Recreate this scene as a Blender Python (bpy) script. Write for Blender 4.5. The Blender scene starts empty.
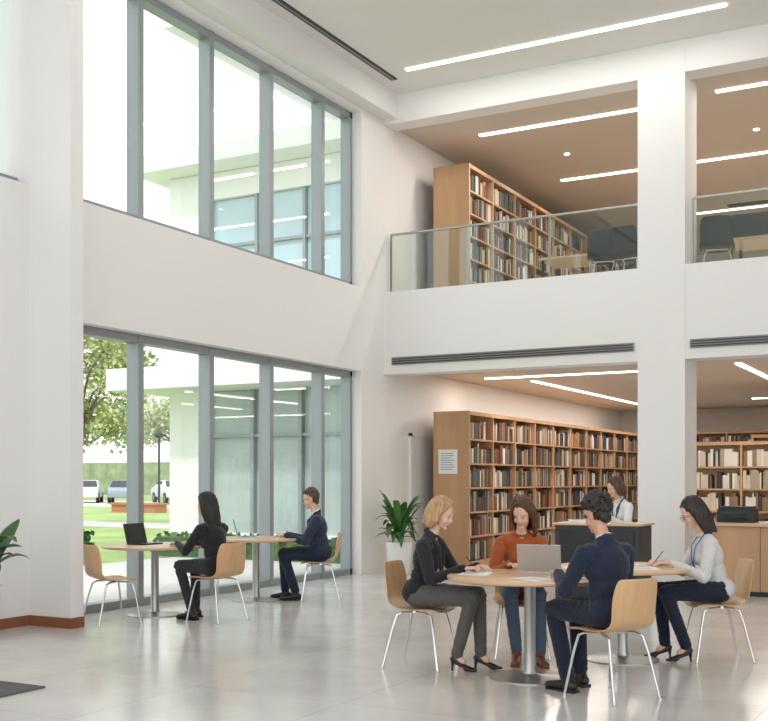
import bpy, math, random
import numpy as np
from mathutils import Vector, Matrix, noise
random.seed(7)
scene = bpy.context.scene
scene.view_settings.view_transform = 'Standard'
scene.view_settings.look = 'None'
scene.view_settings.exposure = -0.03
V = Vector
# ---------------------------------------------------------------- materials
MATS = {}
def mat(name, col, rough=0.5, metal=0.0, bump=0.0, bscale=40.0, var=0.0, vscale=5.0, stretch=(1,1,1), spec=0.5, coat=0.0, sheen=0.0, emit=None, estr=0.0):
    if name in MATS: return MATS[name]
    m = bpy.data.materials.new(name); m.use_nodes = True
    nt = m.node_tree; b = nt.nodes['Principled BSDF']
    b.inputs['Base Color'].default_value = (*col, 1)
    b.inputs['Roughness'].default_value = rough
    b.inputs['Metallic'].default_value = metal
    b.inputs['Specular IOR Level'].default_value = spec
    b.inputs['Coat Weight'].default_value = coat
    b.inputs['Sheen Weight'].default_value = sheen
    if emit:
        b.inputs['Emission Color'].default_value = (*emit, 1); b.inputs['Emission Strength'].default_value = estr
    tc = nt.nodes.new('ShaderNodeTexCoord'); mp = nt.nodes.new('ShaderNodeMapping')
    mp.inputs['Scale'].default_value = stretch
    nt.links.new(tc.outputs['Object'], mp.inputs['Vector'])
    if var > 0:
        n = nt.nodes.new('ShaderNodeTexNoise'); n.inputs['Scale'].default_value = vscale; n.inputs['Detail'].default_value = 5
        nt.links.new(mp.outputs[0], n.inputs['Vector'])
        r = nt.nodes.new('ShaderNodeValToRGB')
        r.color_ramp.elements[0].position = 0.3; r.color_ramp.elements[1].position = 0.7
        r.color_ramp.elements[0].color = (*[max(0, c*(1-var)) for c in col], 1)
        r.color_ramp.elements[1].color = (*[min(1, c*(1+var)) for c in col], 1)
        nt.links.new(n.outputs['Fac'], r.inputs[0]); nt.links.new(r.outputs[0], b.inputs['Base Color'])
    if bump > 0:
        n = nt.nodes.new('ShaderNodeTexNoise'); n.inputs['Scale'].default_value = bscale; n.inputs['Detail'].default_value = 4
        nt.links.new(mp.outputs[0], n.inputs['Vector'])
        bp = nt.nodes.new('ShaderNodeBump'); bp.inputs['Strength'].default_value = bump; bp.inputs['Distance'].default_value = 0.02
        nt.links.new(n.outputs['Fac'], bp.inputs['Height']); nt.links.new(bp.outputs[0], b.inputs['Normal'])
    MATS[name] = m; return m

def srgb(r, g, b):
    return tuple(((c/255)/12.92 if c/255 <= 0.04045 else ((c/255+0.055)/1.055)**2.4) for c in (r, g, b))

def glass_mat(name, tint=(0.95,0.98,0.98), refl=0.06, rough=0.0, fm=0.5):
    m = bpy.data.materials.new(name); m.use_nodes = True; nt = m.node_tree
    nt.nodes.clear()
    o = nt.nodes.new('ShaderNodeOutputMaterial'); mx = nt.nodes.new('ShaderNodeMixShader')
    t = nt.nodes.new('ShaderNodeBsdfTransparent'); t.inputs[0].default_value = (*tint, 1)
    g = nt.nodes.new('ShaderNodeBsdfGlossy'); g.inputs['Roughness'].default_value = rough
    lw = nt.nodes.new('ShaderNodeLayerWeight'); lw.inputs['Blend'].default_value = 0.25
    ma = nt.nodes.new('ShaderNodeMath'); ma.operation = 'MULTIPLY_ADD'; ma.inputs[1].default_value = fm; ma.inputs[2].default_value = refl
    nt.links.new(lw.outputs['Fresnel'], ma.inputs[0]); nt.links.new(ma.outputs[0], mx.inputs[0])
    nt.links.new(t.outputs[0], mx.inputs[1]); nt.links.new(g.outputs[0], mx.inputs[2]); nt.links.new(mx.outputs[0], o.inputs[0])
    MATS[name] = m; return m

def floor_mat():
    m = bpy.data.materials.new('polished_tile'); m.use_nodes = True; nt = m.node_tree; b = nt.nodes['Principled BSDF']
    tc = nt.nodes.new('ShaderNodeTexCoord')
    br = nt.nodes.new('ShaderNodeTexBrick'); br.offset = 0.0; br.squash = 1.0
    br.inputs['Scale'].default_value = 1.0; br.inputs['Brick Width'].default_value = 1.2; br.inputs['Row Height'].default_value = 1.2
    br.inputs['Mortar Size'].default_value = 0.004; br.inputs['Mortar Smooth'].default_value = 0.3
    br.inputs['Color1'].default_value = (*srgb(222,219,216), 1); br.inputs['Color2'].default_value = (*srgb(216,213,210), 1)
    br.inputs['Mortar'].default_value = (*srgb(190,187,184), 1)
    nt.links.new(tc.outputs['Object'], br.inputs['Vector'])
    n = nt.nodes.new('ShaderNodeTexNoise'); n.inputs['Scale'].default_value = 1.3; n.inputs['Detail'].default_value = 8; n.inputs['Roughness'].default_value = 0.65
    nt.links.new(tc.outputs['Object'], n.inputs['Vector'])
    r = nt.nodes.new('ShaderNodeValToRGB'); r.color_ramp.elements[0].color = (0.86,0.86,0.86,1); r.color_ramp.elements[1].color = (1,1,1,1)
    r.color_ramp.elements[0].position = 0.3; r.color_ramp.elements[1].position = 0.65
    nt.links.new(n.outputs['Fac'], r.inputs[0])
    mx = nt.nodes.new('ShaderNodeMix'); mx.data_type = 'RGBA'; mx.blend_type = 'MULTIPLY'; mx.inputs[0].default_value = 1.0
    nt.links.new(br.outputs['Color'], mx.inputs[6]); nt.links.new(r.outputs[0], mx.inputs[7]); nt.links.new(mx.outputs[2], b.inputs['Base Color'])
    mr = nt.nodes.new('ShaderNodeMapRange'); mr.inputs[3].default_value = 0.10; mr.inputs[4].default_value = 0.24
    nt.links.new(n.outputs['Fac'], mr.inputs[0]); nt.links.new(mr.outputs[0], b.inputs['Roughness'])
    b.inputs['Specular IOR Level'].default_value = 0.8
    return m

WHITE = mat('white_plaster', srgb(235,233,231), 0.7, bump=0.03, bscale=60)
CEILW = mat('ceiling_white', srgb(230,228,226), 0.8)
BEIGE = mat('warm_ceiling', srgb(208,197,184), 0.8)
BEIGEW = mat('warm_wall', srgb(218,208,198), 0.8)
ALU = mat('grey_aluminium', srgb(150,156,158), 0.4, 0.3)
DARKM = mat('dark_slot', srgb(60,60,60), 0.6)
VENTM = mat('vent_grey', srgb(140,140,138), 0.5, 0.3)
CHROME = mat('chrome', srgb(215,215,215), 0.18, 1.0)
STEEL = mat('brushed_steel', srgb(175,175,172), 0.35, 0.9)
OAK = mat('oak_wood', srgb(190,150,112), 0.4, var=0.14, vscale=3, stretch=(1,1,0.12), bump=0.02)
OAKT = mat('oak_table', srgb(210,174,136), 0.3, var=0.1, vscale=4, stretch=(0.3,3,1))
PLY = mat('plywood_shell', srgb(206,166,122), 0.35, var=0.08, vscale=6, stretch=(1,4,0.5))
BROWN = mat('baseboard_wood', srgb(140,88,58), 0.45, var=0.1)
LAMP = mat('lamp_strip', (1,1,1), 0.5, emit=(1,0.97,0.93), estr=4.0)
GLASS = glass_mat('window_glass', (0.97,0.99,0.99), 0.008, fm=0.1)
RGLASS = glass_mat('rail_glass', (0.90,0.96,0.95), 0.05, fm=0.25)
SCREEN = mat('screen_dark', srgb(30,32,36), 0.2)
BLACKP = mat('black_plastic', srgb(32,32,34), 0.45)
SILVER = mat('silver_laptop', srgb(190,190,190), 0.35, 0.4)
PAPER = mat('paper', srgb(240,240,236), 0.8)
INK = mat('ink', srgb(90,90,92), 0.8)
POT = mat('white_pot', srgb(232,232,230), 0.45)
LEAF = mat('leaf_green', srgb(62,104,52), 0.45, var=0.25, vscale=8)
SOIL = mat('soil', srgb(60,45,35), 0.9)
BARK = mat('bark', srgb(120,106,92), 0.9, bump=0.3, bscale=20)
TLEAF = mat('tree_foliage', srgb(168,176,120), 0.7, var=0.3, vscale=1.5)
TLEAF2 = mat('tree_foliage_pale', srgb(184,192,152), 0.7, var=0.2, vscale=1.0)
GRASS = mat('grass', srgb(150,172,104), 0.9, var=0.2, vscale=0.5)
CONC = mat('pale_concrete', srgb(205,203,198), 0.8, var=0.05)
CHARC = mat('charcoal_panel', srgb(52,54,58), 0.5)
EXTG = mat('facade_glass', srgb(184,206,216), 0.12, 0.0, var=0.08, vscale=0.6)
EXTG2 = mat('facade_glass_green', srgb(176,190,188), 0.12, 0.0, var=0.12, vscale=0.7)

# ---------------------------------------------------------------- mesh builder
def frame(w, hint=None):
    w = w.normalized()
    h = V(hint) if hint is not None else (V((0,0,1)) if abs(w.z) < 0.9 else V((1,0,0)))
    u = (h - w*h.dot(w))
    if u.length < 1e-5: u = V((0,1,0)) - w*w.y
    u.normalize(); return u, w.cross(u)

class MB:
    def __init__(s): s.v=[]; s.f=[]; s.m=[]; s.M=Matrix.Identity(4); s.prim=[]
    def add(s, vs, fs, mi=0):
        o=len(s.v); M=s.M
        s.v += [tuple(M @ V(v)) for v in vs]
        s.f += [tuple(i+o for i in f) for f in fs]; s.m += [mi]*len(fs)
    def bx(s, x0,x1,y0,y1,z0,z1, mi=0):
        s.add([(x0,y0,z0),(x1,y0,z0),(x1,y1,z0),(x0,y1,z0),(x0,y0,z1),(x1,y0,z1),(x1,y1,z1),(x0,y1,z1)],
              [(0,3,2,1),(4,5,6,7),(0,1,5,4),(1,2,6,5),(2,3,7,6),(3,0,4,7)], mi)
    def capsule(s, p0, p1, r0, r1, mi=0, seg=14, hint=None, su=1.0, sv=1.0):
        p0=V(p0); p1=V(p1); w=(p1-p0)
        if w.length<1e-6: w=V((0,0,1e-4))
        wn=w.normalized(); u,v=frame(wn,hint); rings=[]
        for k in range(5):
            t=-math.pi/2+math.pi/2*(k+0.15)/4.15; rings.append((p0+wn*r0*math.sin(t), r0*math.cos(t)))
        for k in range(5):
            t=math.pi/2*k/4.15; rings.append((p1+wn*r1*math.sin(t), r1*math.cos(t)))
        vs=[];fs=[]
        for c,r in rings:
            for i in range(seg):
                a=2*math.pi*i/seg; vs.append(c+u*math.cos(a)*r*su+v*math.sin(a)*r*sv)
        n=len(rings)
        for k in range(n-1):
            for i in range(seg):
                j=(i+1)%seg; fs.append((k*seg+i,k*seg+j,(k+1)*seg+j,(k+1)*seg+i))
        fs.append(tuple(range(seg))[::-1]); fs.append(tuple((n-1)*seg+i for i in range(seg)))
        s.add(vs,fs,mi); s.prim.append(('c',s.M@p0,s.M@p1,r0,r1,mi))
    def ell(s, c, r, mi=0, seg=18, rot=None):
        R=rot if rot else Matrix.Identity(3); vs=[];fs=[]; n=12
        for k in range(1,n):
            t=math.pi*k/n
            for i in range(seg):
                a=2*math.pi*i/seg
                vs.append(V(c)+R@V((r[0]*math.sin(t)*math.cos(a), r[1]*math.sin(t)*math.sin(a), r[2]*math.cos(t))))
        for k in range(n-2):
            for i in range(seg):
                j=(i+1)%seg; fs.append((k*seg+i,(k+1)*seg+i,(k+1)*seg+j,k*seg+j))
        a=len(vs); vs.append(V(c)+R@V((0,0,r[2]))); vs.append(V(c)-R@V((0,0,r[2])))
        for i in range(seg):
            j=(i+1)%seg; fs.append((a,i,j)); fs.append((a+1,(n-2)*seg+j,(n-2)*seg+i))
        s.add(vs,fs,mi)
        Minv=(s.M@Matrix.Translation(V(c))@R.to_4x4()).inverted()
        s.prim.append(('e',Minv,r,None,None,mi))
    def tube(s, pts, r, mi=0, seg=8, closed=False):
        pts=[V(p) for p in pts]; n=len(pts); vs=[];fs=[]; u=None
        for k,p in enumerate(pts):
            if closed: w=(pts[(k+1)%n]-pts[k-1])
            else: w=(pts[min(k+1,n-1)]-pts[max(k-1,0)])
            w.normalize()
            if u is None: u,vv=frame(w)
            else:
                u=(u-w*u.dot(w)).normalized(); vv=w.cross(u)
            rr=r[k] if isinstance(r,(list,tuple)) else r
            for i in range(seg):
                a=2*math.pi*i/seg; vs.append(p+u*math.cos(a)*rr+vv*math.sin(a)*rr)
        m=n if closed else n-1
        for k in range(m):
            k2=(k+1)%n
            for i in range(seg):
                j=(i+1)%seg; fs.append((k*seg+i,k*seg+j,k2*seg+j,k2*seg+i))
        if not closed:
            fs.append(tuple(range(seg))[::-1]); fs.append(tuple((n-1)*seg+i for i in range(seg)))
        s.add(vs,fs,mi)
    def lathe(s, prof, c=(0,0,0), mi=0, seg=40):
        vs=[];fs=[]; n=len(prof)
        for r,z in prof:
            for i in range(seg):
                a=2*math.pi*i/seg; vs.append((c[0]+r*math.cos(a), c[1]+r*math.sin(a), c[2]+z))
        for k in range(n-1):
            for i in range(seg):
                j=(i+1)%seg; fs.append((k*seg+i,k*seg+j,(k+1)*seg+j,(k+1)*seg+i))
        fs.append(tuple(range(seg))[::-1]); fs.append(tuple((n-1)*seg+i for i in range(seg)))
        s.add(vs,fs,mi)
    def mesh(s, name):
        me=bpy.data.meshes.new(name); me.from_pydata(s.v,[],s.f)
        me.polygons.foreach_set('material_index', s.m); me.update(); return me
    def obj(s, name, mats, parent=None, smooth=False, bevel=0, subsurf=0, solid=0):
        me=s.mesh(name)
        for m in (mats if isinstance(mats,(list,tuple)) else [mats]): me.materials.append(m)
        return finish(me,name,parent,smooth,bevel,subsurf,solid)

def finish(me,name,parent=None,smooth=False,bevel=0,subsurf=0,solid=0):
    if smooth:
        me.polygons.foreach_set('use_smooth',[True]*len(me.polygons))
        if smooth!='all':
            try: me.set_sharp_from_angle(angle=math.radians(40))
            except Exception: pass
    ob=bpy.data.objects.new(name,me); scene.collection.objects.link(ob)
    if solid:
        q=ob.modifiers.new('s','SOLIDIFY'); q.thickness=solid; q.offset=0
    if bevel:
        q=ob.modifiers.new('b','BEVEL'); q.width=bevel; q.segments=2; q.limit_method='ANGLE'
    if subsurf:
        q=ob.modifiers.new('ss','SUBSURF'); q.levels=subsurf; q.render_levels=subsurf
    if parent: ob.parent=parent
    return ob

def empty(name, loc=(0,0,0), rz=0):
    e=bpy.data.objects.new(name,None); e.location=loc; e.rotation_euler=(0,0,rz); e.empty_display_size=0.2
    scene.collection.objects.link(e); return e

def remesh(mb, voxel, it=2, factor=0.5):
    me=mb.mesh('tmp'); ob=bpy.data.objects.new('tmp',me); scene.collection.objects.link(ob)
    r=ob.modifiers.new('r','REMESH'); r.mode='VOXEL'; r.voxel_size=voxel; r.adaptivity=0
    if it:
        q=ob.modifiers.new('s','SMOOTH'); q.factor=factor; q.iterations=it
    dg=bpy.context.evaluated_depsgraph_get(); ev=ob.evaluated_get(dg)
    out=bpy.data.meshes.new_from_object(ev)
    bpy.data.objects.remove(ob); bpy.data.meshes.remove(me)
    return out

def folds(me, pts, skip):
    """cloth folds: ridged noise pushed along the normals, strongest around the joints in pts (pos, radius, amplitude)"""
    n=len(me.vertices); co=np.zeros(n*3); me.vertices.foreach_get('co',co); co=co.reshape(-1,3)
    nr=np.array([tuple(v.normal) for v in me.vertices]); w=np.full(n,.0016)
    for p,r,a in pts:
        d=np.linalg.norm(co-np.array(tuple(p)),axis=1)/r; w=np.maximum(w,a*np.exp(-d*d))
    out=co.copy()
    for i in range(n):
        if skip[i]: continue
        x,y,z=co[i]; d=noise.noise(V((x*17+y*9,y*13-z*5,z*24+x*11))); r=max(-.3,1-abs(d)*3.0)
        out[i]+=nr[i]*w[i]*(r-.4)
    me.vertices.foreach_set('co',out.ravel()); me.update()

def wrinkle(me, freq, amp, Minv=None, seed=0):
    n=len(me.vertices); co=[v.co.copy() for v in me.vertices]; nr=[v.normal.copy() for v in me.vertices]
    for i in range(n):
        p=co[i]; q=(Minv@p) if Minv else p
        s=V((q.x*freq[0]+seed,q.y*freq[1],q.z*freq[2]))
        me.vertices[i].co=p+nr[i]*amp*(noise.noise(s)+.5*noise.noise(s*2.1+V((5,3,1))))
    me.update()

def classify(me, prims):
    n=len(me.polygons); c=np.zeros(n*3); me.polygons.foreach_get('center',c); c=c.reshape(-1,3)
    nr=np.zeros(n*3); me.polygons.foreach_get('normal',nr); nr=nr.reshape(-1,3)
    best=np.full(n,1e9); mi=np.zeros(n,dtype=np.int32)
    for k,a,b,r0,r1,m in prims:
        if k=='c':
            a=np.array(a); b=np.array(b); d=b-a; L=max(d@d,1e-9)
            t=np.clip(((c-a)@d)/L,0,1); q=a+t[:,None]*d
            dist=np.linalg.norm(c-q,axis=1)-(r0+(r1-r0)*t)
        else:
            Mi=np.array(a); q=(c@Mi[:3,:3].T+Mi[:3,3])/np.array(b); dist=(np.linalg.norm(q,axis=1)-1)*min(b)
        w=dist<best; best[w]=dist[w]; mi[w]=m
    return c,nr,mi

# ---------------------------------------------------------------- ROOM SHELL
mb=MB(); mb.bx(-8.62,9,-8,28,-0.2,0); fl=mb.obj('floor',floor_mat())
mb=MB(); mb.bx(-8.7,9,-3,15.0,7.43,7.75,0); mb.bx(-8.3,-8.0,-3,15.0,7.05,7.44,0)
mb.bx(-8.7,9,15.35,28,7.05,7.3,1); ce=mb.obj('ceiling',[CEILW,BEIGE])
mb=MB()
mb.bx(-8.62,-8.25,14.3,15.0,0,7.43)
mb.bx(-8.62,-8.25,15.0,28,0,7.43)
mb.bx(-8.62,-8.25,7.92,14.3,3.08,4.34)
mb.bx(-8.62,-8.25,-3,14.3,7.0,7.43)
mb.bx(-8.62,-8.25,-3,7.92,0,4.34)
mb.bx(-8.72,-7.7,7.75,7.92,0,7.43)
mb.obj('wall_left',WHITE)
mb=MB(); mb.bx(-8.25,-7.685,7.735,7.75,0,0.1); mb.bx(-7.7,-7.685,7.75,7.92,0,0.1); mb.bx(-8.25,-8.235,-3,7.735,0,0.1)
mb.obj('baseboard_left',BROWN)
mb=MB()
mb.bx(-8.25,9,15.0,15.35,3.08,4.37); mb.bx(-8.25,9,15.0,15.35,6.99,7.43)
mb.obj('wall_back',WHITE)
mb=MB(); mb.bx(-8.25,9,27.7,28,0,7.05); mb.obj('wall_library_rear',BEIGEW)
mb=MB(); mb.bx(-8.25,9,15.35,27.7,3.2,4.2); mb.obj('mezzanine_floor',BEIGE)
for x0 in (-4.22,2.2):
    mb=MB(); mb.bx(x0,x0+0.65,14.99,15.68,0,7.43); mb.obj('column',WHITE)
mb=MB(); mb.bx(8.9,9.1,8,28,0,7.43); mb.obj('wall_right',WHITE)
# vents
for xa,xb in ((-8.1,-4.27),(-3.5,2.1)):
    mb=MB(); mb.bx(xa,xb,14.975,15.0,3.22,3.34,0)
    for k in range(3): mb.bx(xa+.02,xb-.02,14.965,14.976,3.235+k*.034,3.25+k*.034,1)
    mb.obj('air_vent',[VENTM,DARKM])
mb=MB(); mb.bx(-7.79,-7.69,3,14.4,7.415,7.432,0); mb.bx(-7.755,-7.725,3,14.4,7.41,7.416,1); mb.obj('ceiling_slot_diffuser',[DARKM,VENTM])
mb=MB(); mb.bx(-4.6,-2.2,22.9,23.1,7.03,7.052,0); mb.obj('ceiling_slot_diffuser',[DARKM])

# linear lights
def lin(x0,x1,y0,y1,z,power,name='linear_ceiling_light',warm=False):
    e=empty(name)
    mb=MB(); mb.bx(x0,x1,y0,y1,z-0.02,z+0.01,0); mb.obj('diffuser',[LAMP],e)
    if power:
        L=bpy.data.lights.new('lamp','AREA'); L.shape='RECTANGLE'; L.size=abs(x1-x0); L.size_y=abs(y1-y0); L.energy=power
        L.color=(1,0.92,0.82) if warm else (1,0.98,0.96)
        o=bpy.data.objects.new('lamp',L); o.location=((x0+x1)/2,(y0+y1)/2,z-0.03); scene.collection.objects.link(o); o.parent=e
lin(-7.4,-2.85,14.1,14.17,7.43,40)
lin(-7.5,-2.0,9.0,9.08,7.43,60)
lin(-7.2,-4.3,16.3,16.38,7.05,55,warm=True)
lin(-3.4,1.5,16.1,16.18,7.05,55,warm=True)
lin(-6.95,-1.0,19.5,19.58,7.05,90,warm=True)
lin(-6.0,1.0,23.3,23.38,7.05,90,warm=True)
lin(-7.6,-4.9,17.45,17.53,3.2,50,warm=True)
lin(-7.08,-7.0,18.3,26,3.2,100,warm=True)
lin(-3.3,-3.22,17.0,21,3.2,50,warm=True)
lin(-4.4,2.0,24.5,24.58,3.2,70,warm=True)
lin(-1.0,-0.92,16.0,22,3.2,40,warm=True)
for x,y in ((-6.3,18.0),(-5.6,21.4),(-3.2,18.2),(-2.0,21.5)):
    mb=MB(); mb.lathe([(.045,0),(.045,.02)],(x,y,7.035),0,16); mb.obj('downlight',LAMP)

# ---------------------------------------------------------------- WINDOWS
def window(name,y0,y1,z0,z1,mull,xf=-8.5):
    e=empty(name); mb=MB(); w=0.045; xa,xb=xf-0.08,xf+0.1
    for y in mull: mb.bx(xa,xb,y-w,y+w,z0,z1)
    mb.bx(xa,xb-.01,y0,y1,z0,z0+0.09); mb.bx(xa,xb-.01,y0,y1,z1-0.09,z1)
    mb.bx(xa,xb-.01,y0,y0+0.06,z0,z1); mb.bx(xa,xb-.01,y1-0.07,y1,z0,z1)
    mb.obj('frame',ALU,e,bevel=0.004)
    mb=MB(); mb.bx(xf-0.035,xf-0.025,y0,y1,z0,z1); mb.obj('pane',GLASS,e)
M5=[9.55,10.85,12.15,13.45]
window('window_1',7.92,14.3,0,3.08,[8.2]+M5)
window('window_2',7.92,14.3,4.34,7.0,[8.2]+M5)
window('window_3',-2,7.92,4.34,7.0,[-0.5,0.8,2.1,3.4,4.7,6.0,7.3])

# ---------------------------------------------------------------- RAILING
def railing(x0,x1,name='glass_railing'):
    e=empty(name); mb=MB(); mb.bx(x0,x1,15.12,15.135,4.33,5.27); mb.obj('glass',RGLASS,e)
    mb=MB(); mb.bx(x0,x1,15.105,15.15,5.27,5.3)
    n=max(1,round((x1-x0)/1.25))
    for i in range(n+1):
        x=x0+(x1-x0)*i/n; mb.bx(x-0.014,x+0.014,15.135,15.165,4.37,5.27)
    mb.obj('frame',STEEL,e,bevel=.003)
railing(-8.2,-4.25); railing(-3.5,2.15)

# ---------------------------------------------------------------- BOOKSHELVES
BK=[mat('book_%d'%i,srgb(*c),0.6) for i,c in enumerate([(208,196,176),(146,114,90),(92,66,54),(62,58,58),(112,60,50),(64,70,82),(174,158,136),(226,221,210),(98,94,86),(168,120,84),(76,84,78)])]
def bookshelf(name,loc,rz,L,h,rows,depth=0.62,two=True,wood=OAK,pal=None,seed=1):
    rnd=random.Random(seed)
    e=empty(name,loc,rz); mb=MB(); t=0.035
    nb=max(1,round(L/1.0)); bw=L/nb
    yb=depth/2 if two else depth
    mb.bx(0,L,0,depth,0,0.1); mb.bx(0,L,-0.01,depth,h-0.06,h)
    mb.bx(0,L,yb-0.01,yb+0.01,0.1,h-0.05)
    mb.bx(-0.03,0.02,-0.012,depth+0.01,0,h+0.005); mb.bx(L-0.02,L+0.03,-0.012,depth+0.01,0,h+0.005)
    for i in range(1,nb): mb.bx(i*bw-t/2,i*bw+t/2,0,depth,0.1,h-0.05)
    rh=(h-0.16)/rows
    for r in range(1,rows): mb.bx(0.02,L-0.02,0.004,depth-0.004,0.1+r*rh-0.014,0.1+r*rh+0.014)
    mb.obj('frame',wood,e)
    bm=MB(); pal=pal or list(range(len(BK)))
    for b in range(nb):
        for r in range(rows):
            x=b*bw+t/2+0.012; xe=(b+1)*bw-t/2-0.012; z=0.1+r*rh+0.015
            if rnd.random()<0.15: xe-=rnd.uniform(0.05,0.25)
            col=rnd.choice(pal); hh=rnd.uniform(0.6,0.9)*(rh-0.03)
            while x<xe-0.03:
                w=rnd.uniform(0.016,0.045)
                if rnd.random()<0.55: col=rnd.choice(pal)
                if rnd.random()<0.4: hh=rnd.uniform(0.6,0.93)*(rh-0.03)
                if rnd.random()<0.02: x+=rnd.uniform(0.03,0.08); continue
                y0=0.02+rnd.uniform(0,0.02)
                bm.bx(x,x+w-0.002,y0,y0+0.2,z,z+hh,col); x+=w
    bm.obj('books',BK,e)
    return e
HP=math.pi/2
sh=bookshelf('library_bookshelf',(-7.33,16.2,0),HP,10.0,2.55,6,seed=1)
bookshelf('library_bookshelf',(-7.33,16.2,4.2),HP,10.0,2.37,6,seed=2)
bookshelf('library_bookshelf',(-6.4,26.8,0),0,13,2.6,6,0.4,False,seed=3)
bookshelf('library_bookshelf',(-4.7,19.6,0),0,5.0,2.1,5,0.5,seed=4,pal=[0,7,7,6,1,3,0])
bookshelf('library_bookshelf',(-3.9,21.8,0),0,5.0,2.3,5,0.5,seed=5)
e=empty('notice_sheet',(-7.69,16.155,1.73)); mb=MB(); mb.bx(-.17,.17,0,.006,-.2,.2); mb.obj('sheet',PAPER,e)
mb=MB()
for k in range(8):
    mb.bx(-.13,.13-random.uniform(0,.1),-.002,0.0,.13-k*.037,.138-k*.037)
mb.obj('print',INK,e)
e=empty('door_1',(-8.248,0,0)); mb=MB(); mb.bx(0,.03,15.9,16.85,0,2.15,0); mb.bx(0,.045,15.84,15.9,0,2.2,1); mb.bx(0,.045,16.85,16.91,0,2.2,1); mb.bx(0,.045,15.84,16.91,2.15,2.21,1)
mb.tube([(.03,16.0,1.0),(.08,16.0,1.0),(.08,16.12,1.0)],.01,2)
mb.obj('leaf',[CEILW,WHITE,STEEL],e)

# ---------------------------------------------------------------- FURNITURE
def chair(loc,face,name='plywood_chair',shell=PLY):
    e=empty(name,(loc[0],loc[1],0),math.radians(face))
    prof=[(.225,.425,.185),(.205,.446,.215),(.10,.448,.225),(0,.44,.225),(-.10,.446,.218),(-.165,.468,.208),(-.205,.52,.2),(-.228,.6,.205),(-.248,.7,.205),(-.264,.775,.19),(-.27,.80,.165)]
    vs=[];fs=[];nc=9
    for k,(x,z,w) in enumerate(prof):
        back=max(0,min(1,(z-.47)/.15)) if x<-.1 else 0
        for i in range(nc):
            t=-1+2*i/(nc-1)
            vs.append((x+back*.045*t*t, w*t, z+(1-back)*.012*t*t))
    for k in range(len(prof)-1):
        for i in range(nc-1): fs.append((k*nc+i,k*nc+i+1,(k+1)*nc+i+1,(k+1)*nc+i))
    mb=MB(); mb.add(vs,fs); mb.obj('shell',shell,e,smooth='all',solid=0.012,subsurf=2)
    mb=MB()
    for sy in (-1,1):
        mb.tube([(.0,sy*.1,.428),(.10,sy*.14,.424),(.15,sy*.155,.405),(.175,sy*.175,.3),(.225,sy*.215,0.0)],.0095)
        mb.tube([(.0,sy*.1,.428),(-.08,sy*.14,.424),(-.125,sy*.155,.405),(-.155,sy*.175,.3),(-.225,sy*.21,0.0)],.0095)
        for x in (.225,-.225): mb.lathe([(.013,0),(.013,.012)],(x,sy*.213,0),0,10)
    mb.tube([(.0,-.12,.43),(.0,.12,.43)],.012)
    mb.obj('legs',CHROME,e,smooth=True)
    return e

def table(loc,r,name='round_table'):
    e=empty(name,(loc[0],loc[1],0))
    mb=MB(); mb.lathe([(r-.02,.712),(r-.004,.718),(r,.728),(r-.003,.738),(r-.012,.742)],mi=0,seg=72); mb.obj('top',OAKT,e,smooth=True)
    mb=MB(); mb.lathe([(.29,0),(.29,.008),(.27,.014),(.10,.022),(.055,.035),(.045,.06),(.042,.2),(.042,.66),(.06,.69),(.14,.70),(.14,.713)],seg=40); mb.obj('pedestal',STEEL,e,smooth=True)
    return e
TA=(-7.72,8.99); TB=(-7.60,10.66); T1=(-2.88,7.43); T2=(-2.53,8.54)
table(TA,.56); table(TB,.52); table(T1,.60); table(T2,.54)

TZ=.742
def laptop(loc,face,z=TZ,colr=SILVER,ang=105,name='laptop'):
    e=empty(name,(loc[0],loc[1],z),math.radians(face))   # screen faces +x (toward user at +x)
    mb=MB(); mb.bx(-.11,.11,-.16,.16,0,.014,0); mb.bx(-.07,.02,-.14,.14,.014,.0155,1); mb.bx(.04,.095,-.05,.05,.014,.015,1)
    a=math.radians(ang)
    mb.M=Matrix.Translation((-.11,0,.012))@Matrix.Rotation(-(a-math.pi/2),4,'Y')
    mb.bx(-.004,.004,-.16,.16,0,.215,0); mb.bx(.004,.0045,-.15,.15,.012,.205,1)
    mb.obj('shell',[colr,SCREEN],e,bevel=.002)
def papers(loc,rot,n=1,size=(.21,.297),z=TZ,name='paper_sheet',m=PAPER,h=.002):
    e=empty(name,(loc[0],loc[1],z),math.radians(rot)); mb=MB()
    for k in range(n):
        mb.M=Matrix.Rotation(math.radians(k*9),4,'Z')
        mb.bx(-size[0]/2,size[0]/2,-size[1]/2,size[1]/2,k*h+.0005,(k+1)*h,0)
        for j in range(9): mb.bx(-size[0]*.4,size[0]*(.2+.2*random.random()),-size[1]*.38+j*size[1]*.09,-size[1]*.38+j*size[1]*.09+.004,(k+1)*h,(k+1)*h+.0003,1)
    mb.obj('sheets',[m,INK],e)
def cup(loc,z=TZ):
    e=empty('coffee_cup',(loc[0],loc[1],z)); mb=MB()
    mb.lathe([(.028,0),(.034,.02),(.038,.085),(.035,.085),(.03,.01)],seg=24); mb.tube([(.034,0,.07),(.058,0,.065),(.06,0,.035),(.034,0,.025)],.005); mb.obj('body',POT,e,smooth=True)

laptop((-7.88,9.02),0,colr=BLACKP); papers((-7.42,9.12),20,1); papers((-7.55,8.66),70,1)
laptop((-7.70,10.62),35,colr=SILVER); papers((-7.35,10.86),40,2); papers((-7.55,10.33),10,1)
laptop((-2.92,7.76),105,colr=SILVER,ang=112); papers((-3.27,7.34),12,2); papers((-2.72,7.12),60,2); papers((-2.56,7.42),140,1); cup((-2.62,7.80))
papers((-2.32,8.42),25,1); papers((-2.6,8.7),75,2)
chair((-7.60,8.20),68)

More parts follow.
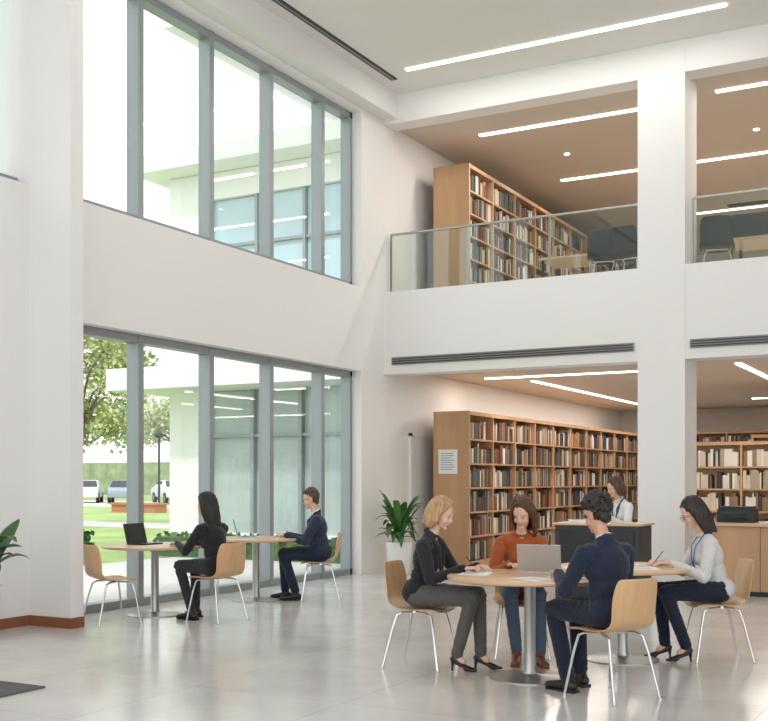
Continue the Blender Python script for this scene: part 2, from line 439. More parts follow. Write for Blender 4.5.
# desks
e=empty('reception_desk',(0,0,0)); mb=MB()
mb.bx(-4.45,-3.45,12.3,12.36,0,.9,0); mb.bx(-4.45,-4.39,12.36,12.85,0,.9,0); mb.bx(-3.51,-3.45,12.36,12.85,0,.9,0)
mb.bx(-4.48,-3.42,12.27,12.88,.9,.925,1); mb.bx(-4.4,-3.5,12.285,12.3,.08,.84,2)
mb.obj('carcass',[CHARC,OAKT,BLACKP],e,bevel=.004)
e=empty('wooden_counter',(0,0,0)); mb=MB()
mb.bx(-2.95,1.0,13.9,14.6,.06,.86,0); mb.bx(-3.0,1.05,13.85,14.65,.86,.9,1); mb.bx(-2.9,.95,13.94,14.56,0,.06,2)
for k in range(7): mb.bx(-2.4+k*.55,-2.395+k*.55,13.893,13.901,.06,.86,2)
mb.obj('carcass',[OAK,OAKT,BLACKP],e,bevel=.004)
def printer(loc,z):
    e=empty('desktop_printer',(loc[0],loc[1],z)); mb=MB(); mb.bx(-.22,.22,-.18,.18,0,.17); mb.bx(-.2,.2,-.16,.14,.17,.2); mb.bx(-.14,.14,-.24,-.17,.05,.06); mb.bx(-.15,.15,-.185,-.178,.1,.14,1); mb.obj('body',[BLACKP,SCREEN],e,bevel=.012)
printer((-2.72,14.2),.9)
def monitor(loc,face,z,name='computer_monitor'):
    e=empty(name,(loc[0],loc[1],z),math.radians(face)); mb=MB()
    mb.bx(-.02,.02,-.27,.27,.12,.46,0); mb.bx(.02,.021,-.25,.25,.14,.44,1); mb.bx(-.03,-.01,-.03,.03,0,.2,0); mb.bx(-.09,.09,-.12,.12,0,.012,0); mb.obj('body',[BLACKP,SCREEN],e,bevel=.004)
e=empty('desk_organiser',(-2.2,14.15,.9)); mb=MB(); mb.bx(-.12,.12,-.1,.1,0,.02); mb.bx(-.12,-.11,-.1,.1,0,.14); mb.bx(.11,.12,-.1,.1,0,.14); mb.bx(-.12,.12,.09,.1,0,.2); mb.bx(-.1,.1,-.05,.05,.02,.12,1); mb.obj('body',[BLACKP,PAPER],e)
monitor((-1.7,14.3),90,.9)
papers((-4.25,12.55),10,3,z=.925,h=.01,name='document_stack')

# mezzanine furniture
MZ=4.2
DKCH=mat('dark_chair',srgb(48,50,54),.5)
def mez_table(x0,x1,y0,y1):
    e=empty('reading_table',(0,0,MZ)); mb=MB(); mb.bx(x0,x1,y0,y1,.71,.745,0)
    for x in (x0+.06,x1-.06):
        for y in (y0+.06,y1-.06): mb.bx(x-.02,x+.02,y-.02,y+.02,0,.71,1)
    mb.obj('body',[OAKT,BLACKP],e,bevel=.003)
mez_table(-6.2,-5.2,16.35,17.2); mez_table(-3.3,-1.8,16.35,17.2); mez_table(-6.2,-4.4,19.6,20.5)
for x,y,f in ((-4.95,15.8,100),(-4.55,15.75,80),(-4.85,16.7,175),(-3.3,15.75,100),(-2.2,15.75,90),(-5.3,19.1,90)):
    c=chair((x,y),f,'dark_chair',DKCH); c.location.z=MZ; c.scale=(1.1,1.1,1.12)
monitor((-3.05,16.9),-90,MZ+.745); monitor((-2.4,16.9),-90,MZ+.745)
mb=MB(); mb.bx(-7.9,-5.66,3.0,5.46,0.0,.012); mb.obj('entrance_mat',mat('mat_grey',srgb(98,98,98),.9,bump=.4,bscale=200))

# ---------------------------------------------------------------- PLANTS
def leaf_blade(mb,base,az,L,rise,droop,w,n=7):
    vs=[];fs=[]; d=V((math.cos(az),math.sin(az),0)); sd=V((-math.sin(az),math.cos(az),0))
    for k in range(n+1):
        t=k/n; p=V(base)+d*(L*t*(1-.15*t))+V((0,0,rise*t-droop*t*t)); ww=w*math.sin(math.pi*min(1,t*.92+.06))**.8*.5
        vs+= [p-sd*ww+V((0,0,ww*.25)),p,p+sd*ww+V((0,0,ww*.25))]
    for k in range(n):
        a=k*3; fs+=[(a,a+1,a+4,a+3),(a+1,a+2,a+5,a+4)]
    mb.add(vs,fs)
def plant(name,loc,poth,potr,nl,L,w,rise,seed):
    rnd=random.Random(seed); e=empty(name,(loc[0],loc[1],0))
    mb=MB(); mb.lathe([(potr*.72,0),(potr*.8,.02),(potr,poth*.95),(potr,poth),(potr*.9,poth),(potr*.88,poth-.04),(.001,poth-.04)],seg=32); mb.obj('pot',POT,e,smooth=True)
    mb=MB(); mb.lathe([(potr*.87,poth-.05),(.001,poth-.03)],seg=24); mb.obj('soil',SOIL,e)
    mb=MB(); st=MB()
    for i in range(nl):
        az=i*2.4+rnd.uniform(-.3,.3); hz=poth+rnd.uniform(.05,.38)*rise; rr=rnd.uniform(.02,.06)
        b=(math.cos(az)*rr,math.sin(az)*rr,hz)
        leaf_blade(mb,b,az,L*rnd.uniform(.7,1.1),rise*rnd.uniform(.25,1.0),rise*rnd.uniform(.2,.6),w*rnd.uniform(.8,1.2))
        st.tube([(0,0,poth-.05),(b[0]*.5,b[1]*.5,hz*.7+poth*.3),b],.006,seg=6)
    mb.obj('leaves',LEAF,e,smooth='all'); st.obj('stems',LEAF,e)
plant('potted_plant',(-7.74,14.55),.5,.2,50,.37,.11,.8,3)
plant('potted_plant',(-7.70,6.65),.5,.2,18,.42,.20,.75,5)

# ---------------------------------------------------------------- PEOPLE
SK={'l':mat('skin_light',srgb(222,180,156),.5),'m':mat('skin_medium',srgb(206,160,134),.5)}
LIP=mat('lips',srgb(190,124,112),.5); EYEW=mat('eye_white',srgb(220,212,206),.3); IRIS=mat('iris_dark',srgb(60,44,34),.2)
def cloth(name,c,r=.85): return mat('cloth_'+name,srgb(*c),r,bump=.12,bscale=40,sheen=.15,spec=.25)
def hairm(name,c): return mat('hair_'+name,srgb(*c),.42,bump=.7,bscale=70,stretch=(1,1,.1),var=.3,vscale=60)
def ik(S,W,l1,l2,pole):
    d=W-S; L=d.length
    if L>.995*(l1+l2): W=S+d.normalized()*.995*(l1+l2); d=W-S; L=d.length
    a=(l1*l1-l2*l2+L*L)/(2*L); h=math.sqrt(max(0,l1*l1-a*a)); dn=d/L; p=V(pole); p=(p-dn*p.dot(dn)).normalized()
    return S+dn*a+p*h, W
def hand_mesh(M,sg,curl,skin,parent,name,pen=None):
    mb=MB(); mb.M=M
    ys=[.029,.0095,-.010,-.028]; ln=[.072,.080,.074,.058]
    for i,y in enumerate(ys):
        y*=sg; mb.capsule((.0,y*.55,0),(.082-.006*abs(i-1),y,0),.0145,.0115,seg=10)
        p=V((.082-.006*abs(i-1),y,0)); a=0; dirY=sg*(.10-.07*i)
        cs=[curl*(.8+.12*i),curl*1.1,curl*.8]
        r=.0098 if i<3 else .0086
        for k,fr in enumerate((.45,.31,.24)):
            a+=cs[k]; q=p+V((math.cos(a)*math.cos(dirY),math.sin(dirY)*math.cos(a),-math.sin(a)))*ln[i]*fr
            mb.capsule(p,q,r,r*.9,seg=10); p=q; r*=.9
    t=[(.012,.016*sg,-.004),(.042,.043*sg,-.012),(.068,.055*sg,-.02),(.088,.056*sg,-.027)]
    for k in range(3): mb.capsule(t[k],t[k+1],[.0155,.0125,.0105][k],[.0125,.0105,.009][k],seg=10)
    mb.capsule((-.05,0,.0),(.012,0,0),.026,.026,seg=12,hint=(0,0,1),su=.72)
    me=remesh(mb,.0036,2); me.materials.append(skin); finish(me,name,parent,'all')
    if pen:
        pm=MB(); pm.M=M; pm.tube([(.105,.03*sg,-.035),(.06,.045*sg,.03),(.02,.058*sg,.09)],[.001,.004,.004],0); pm.obj('pen',pen,parent)

def person(name,loc,face,c):
    D=dict(s=1.0,fem=False,lean=10,pitch=18,yaw=0,R=(.42,-.13,.775),L=(.42,.13,.775),kn=((.44,-.11,.545),(.44,.11,.545)),an=((.40,-.10,.09),(.38,.12,.09)),
           skin='l',style='short',glasses=False,heels=False,z=0,jacket=True,top=None,lap=None,shirt=None,pants=None,shoe=None,hair=None,curl=(.35,.3),penR=False,rollR=0,tie=None,lanyard=None,twist=0,part=1)
    D.update(c); c=D; s=c['s']; skin=SK[c['skin']]
    e=empty(name,(loc[0],loc[1],c['z']),math.radians(face))
    P=V((0,0,.555)); ln=math.radians(c['lean'])
    TM=Matrix.Translation(P)@Matrix.Rotation(math.radians(c['twist']),4,'Z')@Matrix.Rotation(ln,4,'Y')@Matrix.Scale(s,4)
    fem=c['fem']; sw=.165 if fem else .192
    b=MB(); b.M=TM
    if fem:
        b.ell((-.01,0,.0),(.13,.18,.105),0); b.ell((0,0,.14),(.102,.138,.15),0); b.ell((-.005,0,.30),(.11,.155,.155),0)
        for y in (-.06,.06): b.ell((.068,y,.285),(.056,.062,.06),0)
    else:
        b.ell((-.01,0,.0),(.132,.17,.105),0); b.ell((.005,0,.14),(.12,.162,.16),0); b.ell((0,0,.31),(.125,.182,.16),0)
        for y in (-.075,.075): b.ell((.05,y,.33),(.066,.085,.07),0)
    if c['jacket']: b.ell((-.005,0,.02),(.142,.186,.12) if not fem else (.135,.182,.12),0)
    b.capsule((-.005,-sw+.035,.398),(-.005,sw-.035,.398),.066,.066,0)
    b.capsule((-.02,-.085,.42),(-.015,0,.47),.045,.055,0); b.capsule((-.02,.085,.42),(-.015,0,.47),.045,.055,0)
    if c['jacket']:
        for y in (-1,1):
            b.capsule((.0,y*.06,.485),(.095,y*.06,.40),.015,.017,4); b.capsule((.095,y*.06,.40),(.130,y*.012,.22),.018,.012,4)
            b.capsule((.0,y*.06,.485),(-.058,y*.034,.505),.015,.016,4)
        b.capsule((-.058,.034,.505),(-.058,-.034,.505),.016,.016,4)
    b.capsule((-.008,0,.44),(.024,0,.59),.050 if not fem else .045,.045 if not fem else .040,2)
    n=12
    rz=.49 if not c['jacket'] else .50
    for k in range(n):
        a0=2*math.pi*k/n; a1=2*math.pi*(k+1)/n
        f=lambda a:(-.004+.052*math.cos(a),.055*math.sin(a),rz-.02*math.cos(a))
        b.capsule(f(a0),f(a1),.009,.009,3 if (c['jacket'] or c['shirt']) else 0,seg=8)
    SHR=TM@V((0,-sw,.395)); SHL=TM@V((0,sw,.395))
    b.M=Matrix.Identity(4)
    l1,l2=.285*s,.255*s; tr=1.08 if not fem else .95
    wr=[]; FP=[]
    for S,W,sg in ((SHR,V(c['R']),-1),(SHL,V(c['L']),1)):
        E,W=ik(S,W,l1,l2,(-.25,sg*.55,-1))
        b.capsule(S,E,.060*tr,.048*tr,0); b.capsule(E,W,.048*tr,.036*tr,0); wr.append((E,W,sg))
        FP+=[(E,.10,.0085),(W,.07,.005),(S*.9+TM@V((0,0,.33))*.1,.10,.006)]
    for i,sg in ((0,-1),(1,1)):
        H=V((.01,sg*.088,.55)); K=V(c['kn'][i]); A=V(c['an'][i])
        b.capsule(H,K,.092 if not fem else .09,.068 if not fem else .062,1)
        b.capsule(K,A+V((0,0,.03)),.064 if not fem else .058,.054 if not fem else .046,1)
        if c['heels']: b.capsule(A+V((0,0,.0)),A+V((.05,0,-.03)),.027,.025,2)
        FP+=[(K,.11,.008),(A+V((0,0,.05)),.09,.005),(V((.12,sg*.09,.58)),.12,.008)]
    FP+=[(TM@V((0,0,.1)),.18,.008)]
    me=remesh(b,.007,4)
    cc,nr,mi=classify(me,b.prim)
    inv=np.array(TM.inverted()); t=cc@inv[:3,:3].T+inv[:3,3]
    if c['jacket']:
        w=((mi==0)|(mi==4))&(t[:,0]>.02)&(t[:,2]>.2)&(t[:,2]<.5)&(np.abs(t[:,1])<(t[:,2]-.2)*.2); mi[w]=3
        if c['tie']: w2=(mi==3)&(np.abs(t[:,1])<.018)&(t[:,0]>.03); mi[w2]=5
    w=(mi==0)&(t[:,2]<-.05)&(cc[:,0]>.08); mi[w]=1
    me.polygons.foreach_set('material_index',mi.astype(np.int32))
    skip=[False]*len(me.vertices)
    for pl in me.polygons:
        if mi[pl.index] in (2,3,5):
            for vi in pl.vertices: skip[vi]=True
    folds(me,FP,skip)
    for m in (c['top'],c['pants'],skin,c['shirt'] or c['top'],c['lap'] or c['top'],c['tie'] or c['top']): me.materials.append(m)
    finish(me,'body',e,'all')
    cf=MB()
    for (E,W,sg),curl in zip(wr,c['curl']):
        d=(W-E).normalized(); cf.capsule(W-d*.01,W+d*.008,.032*tr,.030*tr,0)
        dx=V((d.x,d.y,d.z*.25)).normalized()
        if abs(d.z)>.8: dx=d
        up=V((0,0,1)); up=(up-dx*up.dot(dx)).normalized(); yy=up.cross(dx)
        M=Matrix((( dx.x,yy.x,up.x,0),(dx.y,yy.y,up.y,0),(dx.z,yy.z,up.z,0),(0,0,0,1))); M=Matrix.Translation(W+dx*.02)@M
        if sg<0 and c['rollR']: M=M@Matrix.Rotation(math.radians(c['rollR']),4,'X')
        sc=.93 if fem else 1.02; M=M@Matrix.Scale(sc,4)
        hand_mesh(M,-sg,curl,skin,e,'hand_right' if sg<0 else 'hand_left',BLACKP if (sg<0 and c['penR']) else None)
    cf.obj('cuffs',c['shirt'] or c['top'],e,smooth='all')
    # shoes
    sh=MB(); sol=MB()
    for i,sg in ((0,-1),(1,1)):
        A=V(c['an'][i]); sh.M=Matrix.Translation((A.x,A.y,0))@Matrix.Rotation(math.radians(sg*8),4,'Z'); sol.M=sh.M
        if c['heels']:
            sh.capsule((-.03,0,.085),(.0,0,.072),.028,.03); sh.capsule((.0,0,.062),(.10,0,.026),.028,.029,hint=(0,0,1),su=.65); sh.capsule((.09,0,.022),(.15,0,.016),.036,.018,hint=(0,0,1),su=.6)
            sol.tube([(-.035,0,.07),(-.04,0,.03),(-.042,0,0)],[.018,.009,.008])
        else:
            sh.capsule((-.045,0,.045),(.04,0,.045),.038,.036); sh.capsule((.02,0,.05),(.15,0,.03),.042,.036,hint=(0,0,1),su=.72); sh.capsule((-.02,0,.06),(.0,0,.10),.042,.04)
            sol.bx(-.08,.0,-.034,.034,0,.022); sol.bx(.0,.16,-.034,.034,0.002,.014)
    me=remesh(sh,.005,2); me.materials.append(c['shoe']); finish(me,'shoes',e,'all'); sol.obj('soles',c['shoe'],e)
    # head
    hc=TM@V((.03,0,.662)); hp=math.radians(c['pitch']); hs=1.0 if not fem else .97
    HM=Matrix.Translation(hc+V((math.sin(hp)*.02,0,-.005)))@Matrix.Rotation(math.radians(c['yaw']+c['twist']),4,'Z')@Matrix.Rotation(hp,4,'Y')@Matrix.Scale(hs,4)
    h=MB(); h.M=HM
    h.ell((-.012,0,.03),(.092,.074,.09),0); h.ell((.02,0,-.02),(.066,.057,.09),0); h.ell((.03,0,-.068),(.046,.042 if not fem else .038,.04),0); h.ell((.062,0,-.094),(.018,.022,.017),0)
    for y in (-1,1):
        h.capsule((.076,y*.012,.02),(.066,y*.042,.018),.009,.008,0,seg=10); h.ell((.052,y*.034,-.034),(.026,.022,.026),0); h.ell((.090,y*.0095,-.034),(.009,.0075,.007),0,seg=10)
        h.ell((-.008,y*.078,-.008),(.020,.010,.032),0,rot=Matrix.Rotation(y*-.25,3,'Z'))
    h.capsule((.080,0,.012),(.095,0,-.028),.0075,.010,0,seg=10)
    h.capsule((.0835,-.013,-.061),(.0835,.013,-.061),.0045,.0045,1,seg=8); h.capsule((.0825,-.011,-.068),(.0825,.011,-.068),.0052,.0052,1,seg=8)
    h.capsule((-.012,0,-.045),(-.005,0,-.09),.043 if not fem else .038,.042 if not fem else .038,0)
    me=remesh(h,.0038,3,.45); cc,nr,mi=classify(me,h.prim); me.polygons.foreach_set('material_index',mi.astype(np.int32)); me.materials.append(skin); me.materials.append(LIP); finish(me,'head',e,'all')
    ey=MB(); ey.M=HM
    for y in (-1,1):
        ey.ell((.070,y*.029,-.004),(.011,.012,.0062),0,seg=12); ey.ell((.0785,y*.029,-.005),(.0032,.0048,.0048),1,seg=10)
        ey.tube([(.081,y*.017,.001),(.082,y*.029,.0035),(.0765,y*.041,.0005)],.0014,1,seg=6)
        ey.tube([(.0835,y*.014,.019),(.082,y*.028,.0235),(.072,y*.045,.019)],[.0016,.0022,.001],2,seg=6)
    ey.obj('eyes_and_brows',[EYEW,IRIS,c['hair']],e,smooth='all')
    if c['glasses']:
        g=MB(); g.M=HM
        for y in (-1,1):
            g.tube([(.096-.006*abs(math.cos(a)),y*.031+.022*math.cos(a),-.004+.017*math.sin(a)) for a in [2*math.pi*k/16 for k in range(16)]],.0015,seg=6,closed=True)
            g.tube([(.089,y*.054,.002),(.05,y*.074,.004),(-.005,y*.083,.004)],.0015,seg=6)
        g.tube([(.096,-.009,0),(.099,0,.003),(.096,.009,0)],.0015,seg=6); g.obj('glasses',BLACKP,e)
    # hair
    k=MB(); k.M=HM; st=c['style']; rnd=random.Random(len(name)); PT=c['part']
    if st in ('short','curly'):
        k.ell((-.024,0,.040),(.094,.0785,.104),0); k.ell((.045,.01,.098),(.038,.052,.024),0); k.ell((-.062,0,-.025),(.034,.054,.058),0)
        if st=='curly':
            for i in range(190):
                a=rnd.uniform(0,6.28); zz=rnd.uniform(-.35,1); rr=math.sqrt(max(0,1-zz*zz)); p=V((-.020+.102*rr*math.cos(a),.082*rr*math.sin(a),.040+.112*zz))
                if p.x>.055 and p.z<.085: continue
                if abs(p.y)>.05 and p.z<.03 and p.x>-.04: continue
                k.ell(p,(.014,.014,.013),0,seg=8)
        else:
            for i in range(26):
                y=-.06+.12*i/25; k.capsule((.05,y*.8,.105),(-.06,y*1.15+.01,.125-abs(y)*.7),.012,.014,seg=8)
    else:
        k.ell((-.025,0,.038),(.096,.083,.108),0)
        lowz={'bob':-.10,'long':-.28,'mid':-.20}[st]; vol={'bob':1.13,'long':1.06,'mid':1.08}[st]
        n=27
        for i in range(n):
            az=math.radians(66+(360-132)*i/(n-1)); ca,sa=math.cos(az),math.sin(az)
            top=V((-.02+.05*ca,.012*PT+.045*sa,.125)); up=V((-.02+.088*ca,.074*sa,.085)); mid=V((-.02+.094*ca*vol,.086*sa*vol,.02)); m2=V((-.028+.09*ca*vol,.09*sa*vol,-.05))
            inn=.86 if st=='bob' else .84
            low=V((-.03+.088*ca*vol*inn*(1.1 if ca<0 else .6),.092*sa*vol*inn,lowz+rnd.uniform(-.015,.012)))
            k.capsule(top,up,.012,.013,seg=8); k.capsule(up,mid,.013,.014,seg=8); k.capsule(mid,m2,.014,.016,seg=8); k.capsule(m2,low,.016,.008 if st!='bob' else .012,seg=8)
        k.ell((-.055,0,-.03),(.05,.078*vol,.085),0)
        for j in range(5):
            k.capsule((.03+.004*j,PT*.02,.125-.003*j),(.052-.006*j,-PT*(.04+.008*j),.085-.01*j),.012,.009,seg=8)
            k.capsule((.052-.006*j,-PT*(.04+.008*j),.085-.01*j),(.030-.003*j,-PT*(.074),.02-.01*j),.009,.009,seg=8)
            if j<3:
                k.capsule((.03+.004*j,PT*.02,.125-.003*j),(.046-.006*j,PT*(.055+.006*j),.08-.01*j),.012,.009,seg=8)
                k.capsule((.046-.006*j,PT*(.055+.006*j),.08-.01*j),(.026-.003*j,PT*.076,.02),.009,.009,seg=8)
    me=remesh(k,.0040,1,.4)
    wrinkle(me,(70,70,10) if st!='curly' else (60,60,60),.0045,HM.inverted(),seed=2.0)
    me.materials.append(c['hair']); finish(me,'hair',e,'all')
    if c['lanyard']:
        ly=MB(); ly.M=TM; ly.tube([(-.045,.03,.50),(.0,.07,.485),(.1,.065,.40),(.14,.02,.28),(.132,0,.18),(.14,-.02,.28),(.1,-.065,.40),(.0,-.07,.485),(-.045,-.03,.50)],.0045,0,seg=6,closed=True); ly.bx(.128,.134,-.03,.03,.09,.18,1); ly.obj('lanyard',[c['lanyard'],PAPER],e)
    return e

BLK=cloth('black',(38,38,42)); BLK2=cloth('black_lapel',(48,48,52)); NAVY=cloth('navy',(34,42,60)); NAVY2=cloth('navy_lapel',(42,52,72)); GREYT=cloth('grey_trousers',(92,90,88))
RUST=cloth('rust_knit',(164,84,48)); JEAN=cloth('denim',(78,96,116)); LGREY=cloth('pale_knit',(206,204,202)); WSH=cloth('white_shirt',(232,232,234)); DNAVY=cloth('dark_navy',(32,38,54)); VEST=cloth('vest_grey',(88,92,100))
SHB=mat('shoe_black',srgb(28,26,26),.3); SHBR=mat('shoe_brown',srgb(120,70,42),.4); BLUE=mat('lanyard_blue',srgb(50,90,170),.5); TIE=cloth('tie',(60,70,100))
H_BLOND=hairm('blonde',(184,146,104)); H_BROWN=hairm('auburn',(88,56,40)); H_DARK=hairm('dark',(42,32,28)); H_BLACK=hairm('black',(26,22,22)); H_MBR=hairm('brown',(84,62,46))

def seat_person(name,loc,face,c,chairoff=.0):
    a=math.radians(face); chair((loc[0]+math.cos(a)*chairoff,loc[1]+math.sin(a)*chairoff),face); person(name,loc,face,c)
seat_person('woman_in_black_blazer',(-3.80,7.49),5,dict(s=.97,fem=True,lean=13,pitch=20,yaw=-6,R=(.40,-.16,.772),L=(.43,.08,.772),kn=((.45,-.09,.55),(.45,.07,.56)),an=((.33,-.08,.10),(.47,.06,.10)),style='bob',hair=H_BLOND,top=BLK,lap=BLK2,shirt=BLK2,pants=GREYT,shoe=SHB,heels=True,penR=True,curl=(.6,.3)))
seat_person('woman_in_rust_sweater',(-3.30,8.30),-64,dict(s=.97,fem=True,lean=15,pitch=24,yaw=-22,R=(.40,-.12,.772),L=(.40,.12,.772),style='mid',hair=H_BROWN,skin='l',top=RUST,pants=JEAN,shoe=SHBR,jacket=False,penR=True,curl=(.6,.3),an=((.38,-.06,.09),(.44,.12,.09)),part=-1))
seat_person('man_in_navy_suit',(-2.15,7.03),153,dict(lean=9,pitch=20,yaw=8,R=(.36,-.16,.772),L=(.38,.12,.79),style='curly',hair=H_DARK,skin='m',top=NAVY,lap=NAVY2,shirt=WSH,pants=DNAVY,shoe=SHB,curl=(.4,.6),an=((.40,-.10,.09),(.30,.12,.09))))
seat_person('woman_in_pale_sweater',(-1.86,8.90),208,dict(s=.97,fem=True,lean=15,pitch=26,yaw=4,R=(.42,-.12,.772),L=(.38,.14,.772),style='mid',hair=H_DARK,skin='l',top=LGREY,pants=DNAVY,shoe=SHB,heels=True,jacket=False,glasses=True,lanyard=BLUE,penR=True,curl=(.6,.3),an=((.40,-.08,.10),(.28,.10,.10))))
seat_person('woman_in_black_suit',(-6.83,8.91),172,dict(s=.97,fem=True,lean=12,pitch=10,yaw=20,R=(.50,-.12,.772),L=(.44,.14,.772),style='long',hair=H_BLACK,skin='m',top=BLK,lap=BLK2,shirt=WSH,pants=BLK2,shoe=SHB,an=((.42,-.10,.09),(.26,.12,.09))))
seat_person('man_in_blue_suit',(-6.98,11.11),213,dict(lean=7,pitch=14,yaw=-4,R=(.40,-.14,.772),L=(.40,.12,.772),style='short',hair=H_MBR,skin='l',top=NAVY2,lap=NAVY,shirt=WSH,pants=NAVY,shoe=SHB,glasses=True,tie=TIE,an=((.42,-.10,.09),(.30,.12,.09))))
person('librarian',(-3.92,13.42),235,dict(z=.17,fem=True,s=.97,lean=14,pitch=20,yaw=-10,R=(.40,-.15,.80),L=(.38,.14,.80),style='bob',hair=H_MBR,skin='l',top=WSH,shirt=WSH,pants=DNAVY,shoe=SHB,jacket=True,lap=VEST))
e=empty('desk_stool',(-3.92,13.42,0)); mb=MB(); mb.lathe([(.19,.575),(.21,.59),(.21,.61),(.19,.625)],seg=32,mi=1); mb.lathe([(.25,0),(.25,.02),(.03,.04),(.03,.575)],seg=24)
mb.tube([(.2*math.cos(a),.2*math.sin(a),.3) for a in [2*math.pi*k/20 for k in range(20)]],.01,closed=True); mb.obj('body',[CHROME,BLACKP],e,smooth=True)

# ---------------------------------------------------------------- EXTERIOR
mb=MB(); mb.bx(-160,-8.7,-60,160,-.3,-.06); mb.obj('ground_lawn',GRASS)
mb=MB(); mb.bx(-13.5,-8.62,-20,18,-.2,-.03); mb.bx(-60,-13.5,26,29,-.2,-.04); mb.bx(-90,-30,46,58,-.2,-.035); mb.obj('paved_path',CONC)
WEXT=mat('exterior_white',srgb(236,236,234),.7)
e=empty('office_building',(0,0,0)); mb=MB()
mb.bx(-15.02,-14.2,17.96,30.02,0,7.74,0); mb.bx(-14.19,-8.9,18,30,3.71,5.3,0); mb.bx(-14.19,-8.9,18,30,7.2,7.74,0); mb.bx(-15.5,-8.88,17.3,30.1,7.75,8.1,0)
mb.bx(-15.8,-8.88,16.9,30.1,3.26,3.7,0); mb.bx(-14.19,-8.9,18,30,0,.35,0)
mb.bx(-13.2,-8.7,15.6,30,9.71,10.2,0); mb.bx(-10.5,-8.72,17.6,29.9,8.11,9.7,0); mb.bx(-9.4,-8.71,16.6,17.25,0,9.7,0)
mb.bx(-14.18,-8.9,18.15,29,.35,3.25,2); mb.bx(-14.18,-8.9,18.12,29,5.31,7.19,1)
k=-14.1
while k<-9.2:
    mb.bx(k-.04,k+.04,18.02,18.2,.36,3.25,3); k+=1.15
k=-14.0
while k<-9.2:
    mb.bx(k-.03,k+.03,18.02,18.2,5.31,7.19,3); k+=1.15
mb.bx(-14.15,-8.92,18.05,18.18,6.2,6.26,3); mb.bx(-14.15,-8.92,18.05,18.18,2.3,2.36,3)
mb.obj('shell',[WEXT,EXTG,EXTG2,ALU],e)
def tree(loc,h,cr,seed,leafm,n=3200):
    rnd=random.Random(seed); e=empty('tree',(loc[0],loc[1],-.06)); mb=MB()
    th=h*.42; mb.tube([(0,0,0),(.05,.03,th*.5),(0,.08,th),(.1,0,h*.75)],[h*.022,h*.018,h*.014,h*.006],seg=8)
    cl=[]
    for i in range(16):
        a=rnd.uniform(0,6.28); r=cr*rnd.uniform(.2,.85); z=h*rnd.uniform(.42,.9); p=V((r*math.cos(a),r*math.sin(a),z)); cl.append((p,cr*rnd.uniform(.22,.42)))
        mb.tube([(0,0.05,th*rnd.uniform(.7,1.1)),(p.x*.5,p.y*.5,z*.85),tuple(p)],[h*.009,h*.006,h*.003],seg=6)
    mb.obj('trunk',BARK,e,smooth=True)
    lf=MB(); sz=h*.013
    for i in range(n):
        p,r=cl[rnd.randrange(len(cl))]; d=V((rnd.gauss(0,1),rnd.gauss(0,1),rnd.gauss(0,.8))).normalized()*r*rnd.uniform(.4,1.1)
        c=p+d; u=V((rnd.gauss(0,1),rnd.gauss(0,1),rnd.gauss(0,1))).normalized(); w=u.orthogonal().normalized(); z2=sz*rnd.uniform(.7,1.5)
        lf.add([c-u*z2,c+w*z2*.6,c+u*z2,c-w*z2*.6],[(0,1,2,3)])
    lf.obj('foliage',leafm,e)
tree((-25.5,25.6),6.6,2.7,1,TLEAF,8000)
tree((-52,63),10,4.6,2,TLEAF2,5000); tree((-47,66),9,4.4,3,TLEAF2,5000); tree((-64,62),11,5,4,TLEAF2,5000); tree((-60,44),10,4.5,5,TLEAF,5000); tree((-52,72),10,5,6,TLEAF2,5000); tree((-72,60),11,5,7,TLEAF2,4000)
tree((-42,68),9,4.2,8,TLEAF2,4000)
def hedge(x0,x1,y0,y1,h,name='hedge',seed=1):
    rnd=random.Random(seed); mb=MB(); n=int(900)
    for i in range(n):
        c=V((rnd.uniform(x0,x1),rnd.uniform(y0,y1),rnd.uniform(.06,h)))
        u=V((rnd.gauss(0,1),rnd.gauss(0,1),rnd.gauss(0,1))).normalized(); w=u.orthogonal().normalized(); z=.06+h*.04
        mb.add([c-u*z,c+w*z*.6,c+u*z,c-w*z*.6],[(0,1,2,3)])
    mb.bx(x0+.1,x1-.1,y0+.1,y1-.1,-.03,h*.85); mb.obj(name,LEAF)
hedge(-14.0,-9.6,16.2,16.8,.4,seed=2); hedge(-15.2,-13.9,13.2,14.6,.55,seed=4)
mb=MB(); mb.bx(-110,-20,84,85,-.1,3.2); mb.bx(-110,-108,20,85,-.1,3.2); mb.obj('distant_hedge_row',mat('hedge_far',srgb(150,160,128),.9,var=.3,vscale=1))
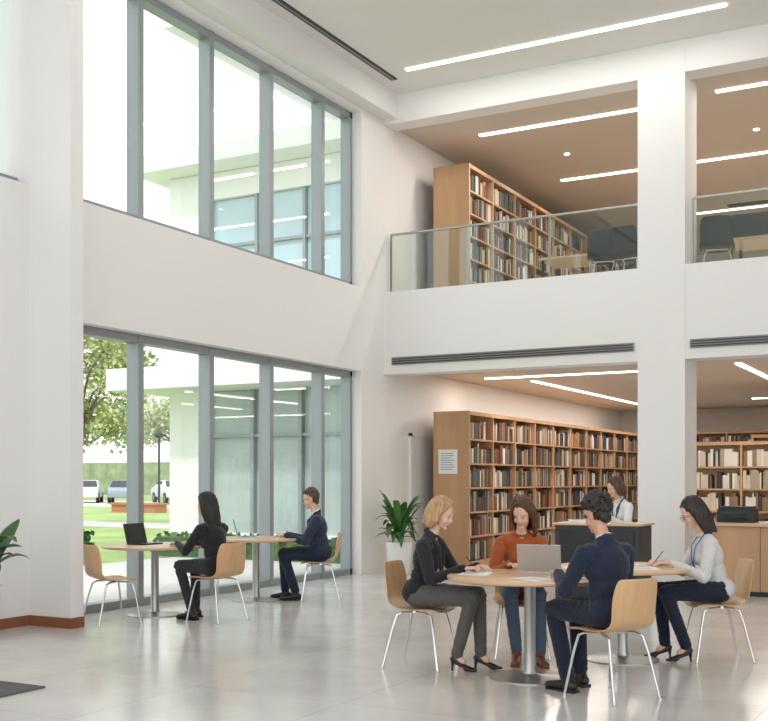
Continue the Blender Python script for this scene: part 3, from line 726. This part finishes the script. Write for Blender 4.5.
def car(loc,rz,col):
    e=empty('car',(loc[0],loc[1],-.03),rz); mb=MB()
    prof=[(-2.1,.35),(-2.12,.75),(-1.95,.95),(-1.35,1.0),(-.75,1.42),(.6,1.45),(1.45,1.0),(2.0,.95),(2.12,.7),(2.1,.35)]
    vs=[];fs=[];n=len(prof)
    for sy in (-1,1):
        for x,z in prof: vs.append((x,sy*(.86 if z<1.05 else .68),z))
    for k in range(n-1): fs.append((k,k+1,n+k+1,n+k))
    fs.append((n-1,0,n,2*n-1)); fs.append(tuple(range(n))[::-1]); fs.append(tuple(range(n,2*n)))
    mb.add(vs,fs,0)
    for sy in (-1,1): mb.add([(-1.2,sy*.845,1.03),(1.3,sy*.845,1.03),(.58,sy*.705,1.38),(-.72,sy*.705,1.38)],[(0,1,2,3)],1)
    mb.add([(1.42,-.78,1.03),(1.42,.78,1.03),(.66,.64,1.42),(.66,-.64,1.42)],[(0,1,2,3)],1)
    mb.add([(-1.36,-.78,1.03),(-1.36,.78,1.03),(-.82,.64,1.41),(-.82,-.64,1.41)],[(0,3,2,1)],1)
    mb.obj('body',[col,SCREEN],e,bevel=.05,smooth=True)
    mb=MB()
    for x in (-1.3,1.35):
        for sy in (-.8,.8):
            mb.M=Matrix.Translation((x,sy,.33))@Matrix.Rotation(HP,4,'X'); mb.lathe([(.33,-.1),(.33,.1)],seg=20,mi=0); mb.lathe([(.2,-.11),(.2,.11)],seg=16,mi=1)
    mb.obj('wheels',[BLACKP,STEEL],e)
CW=mat('car_white',srgb(225,228,232),.25); CS=mat('car_silver',srgb(150,158,168),.3,.4)
car((-51,52.8),-.9,CW); car((-48.6,53.6),-.9,CS); car((-46.2,55.5),-.6,CW); car((-43.6,56.5),-.6,CS)
e=empty('brick_planter',(-34,38.5,0)); mb=MB(); mb.bx(-1.3,1.3,-.4,.4,-.1,.3); mb.bx(-1.4,1.4,-.5,.5,.3,.38); mb.obj('body',mat('brick_red',srgb(186,122,92),.8,var=.15,vscale=10),e)
e=empty('street_lamp',(-37.5,44,0)); mb=MB(); mb.tube([(0,0,-.1),(0,0,3.6)],.06); mb.lathe([(.1,3.6),(.25,3.7),(.25,3.8),(.05,4.0)],seg=16); mb.obj('body',CHARC,e)

# ---------------------------------------------------------------- WORLD, SUN, CAMERA
w=bpy.data.worlds.new('World'); scene.world=w; w.use_nodes=True
bg=w.node_tree.nodes['Background']; bg.inputs[0].default_value=(0.96,0.98,1.0,1); bg.inputs[1].default_value=1.9
S=bpy.data.lights.new('sun','SUN'); S.energy=1.8; S.angle=math.radians(4); S.color=(1,.97,.93)
so=bpy.data.objects.new('sun',S); scene.collection.objects.link(so); so.rotation_euler=V((-.12,.6,-.79)).to_track_quat('-Z','Y').to_euler(); so.location=(0,0,20)
cam=bpy.data.cameras.new('camera'); co=bpy.data.objects.new('camera',cam); scene.collection.objects.link(co)
co.location=(0,0,1.43); co.rotation_euler=(math.pi/2,0,math.radians(28.8)); cam.sensor_width=36; cam.lens=36*1092/768; cam.shift_y=119.5/768; cam.clip_end=500
scene.camera=co
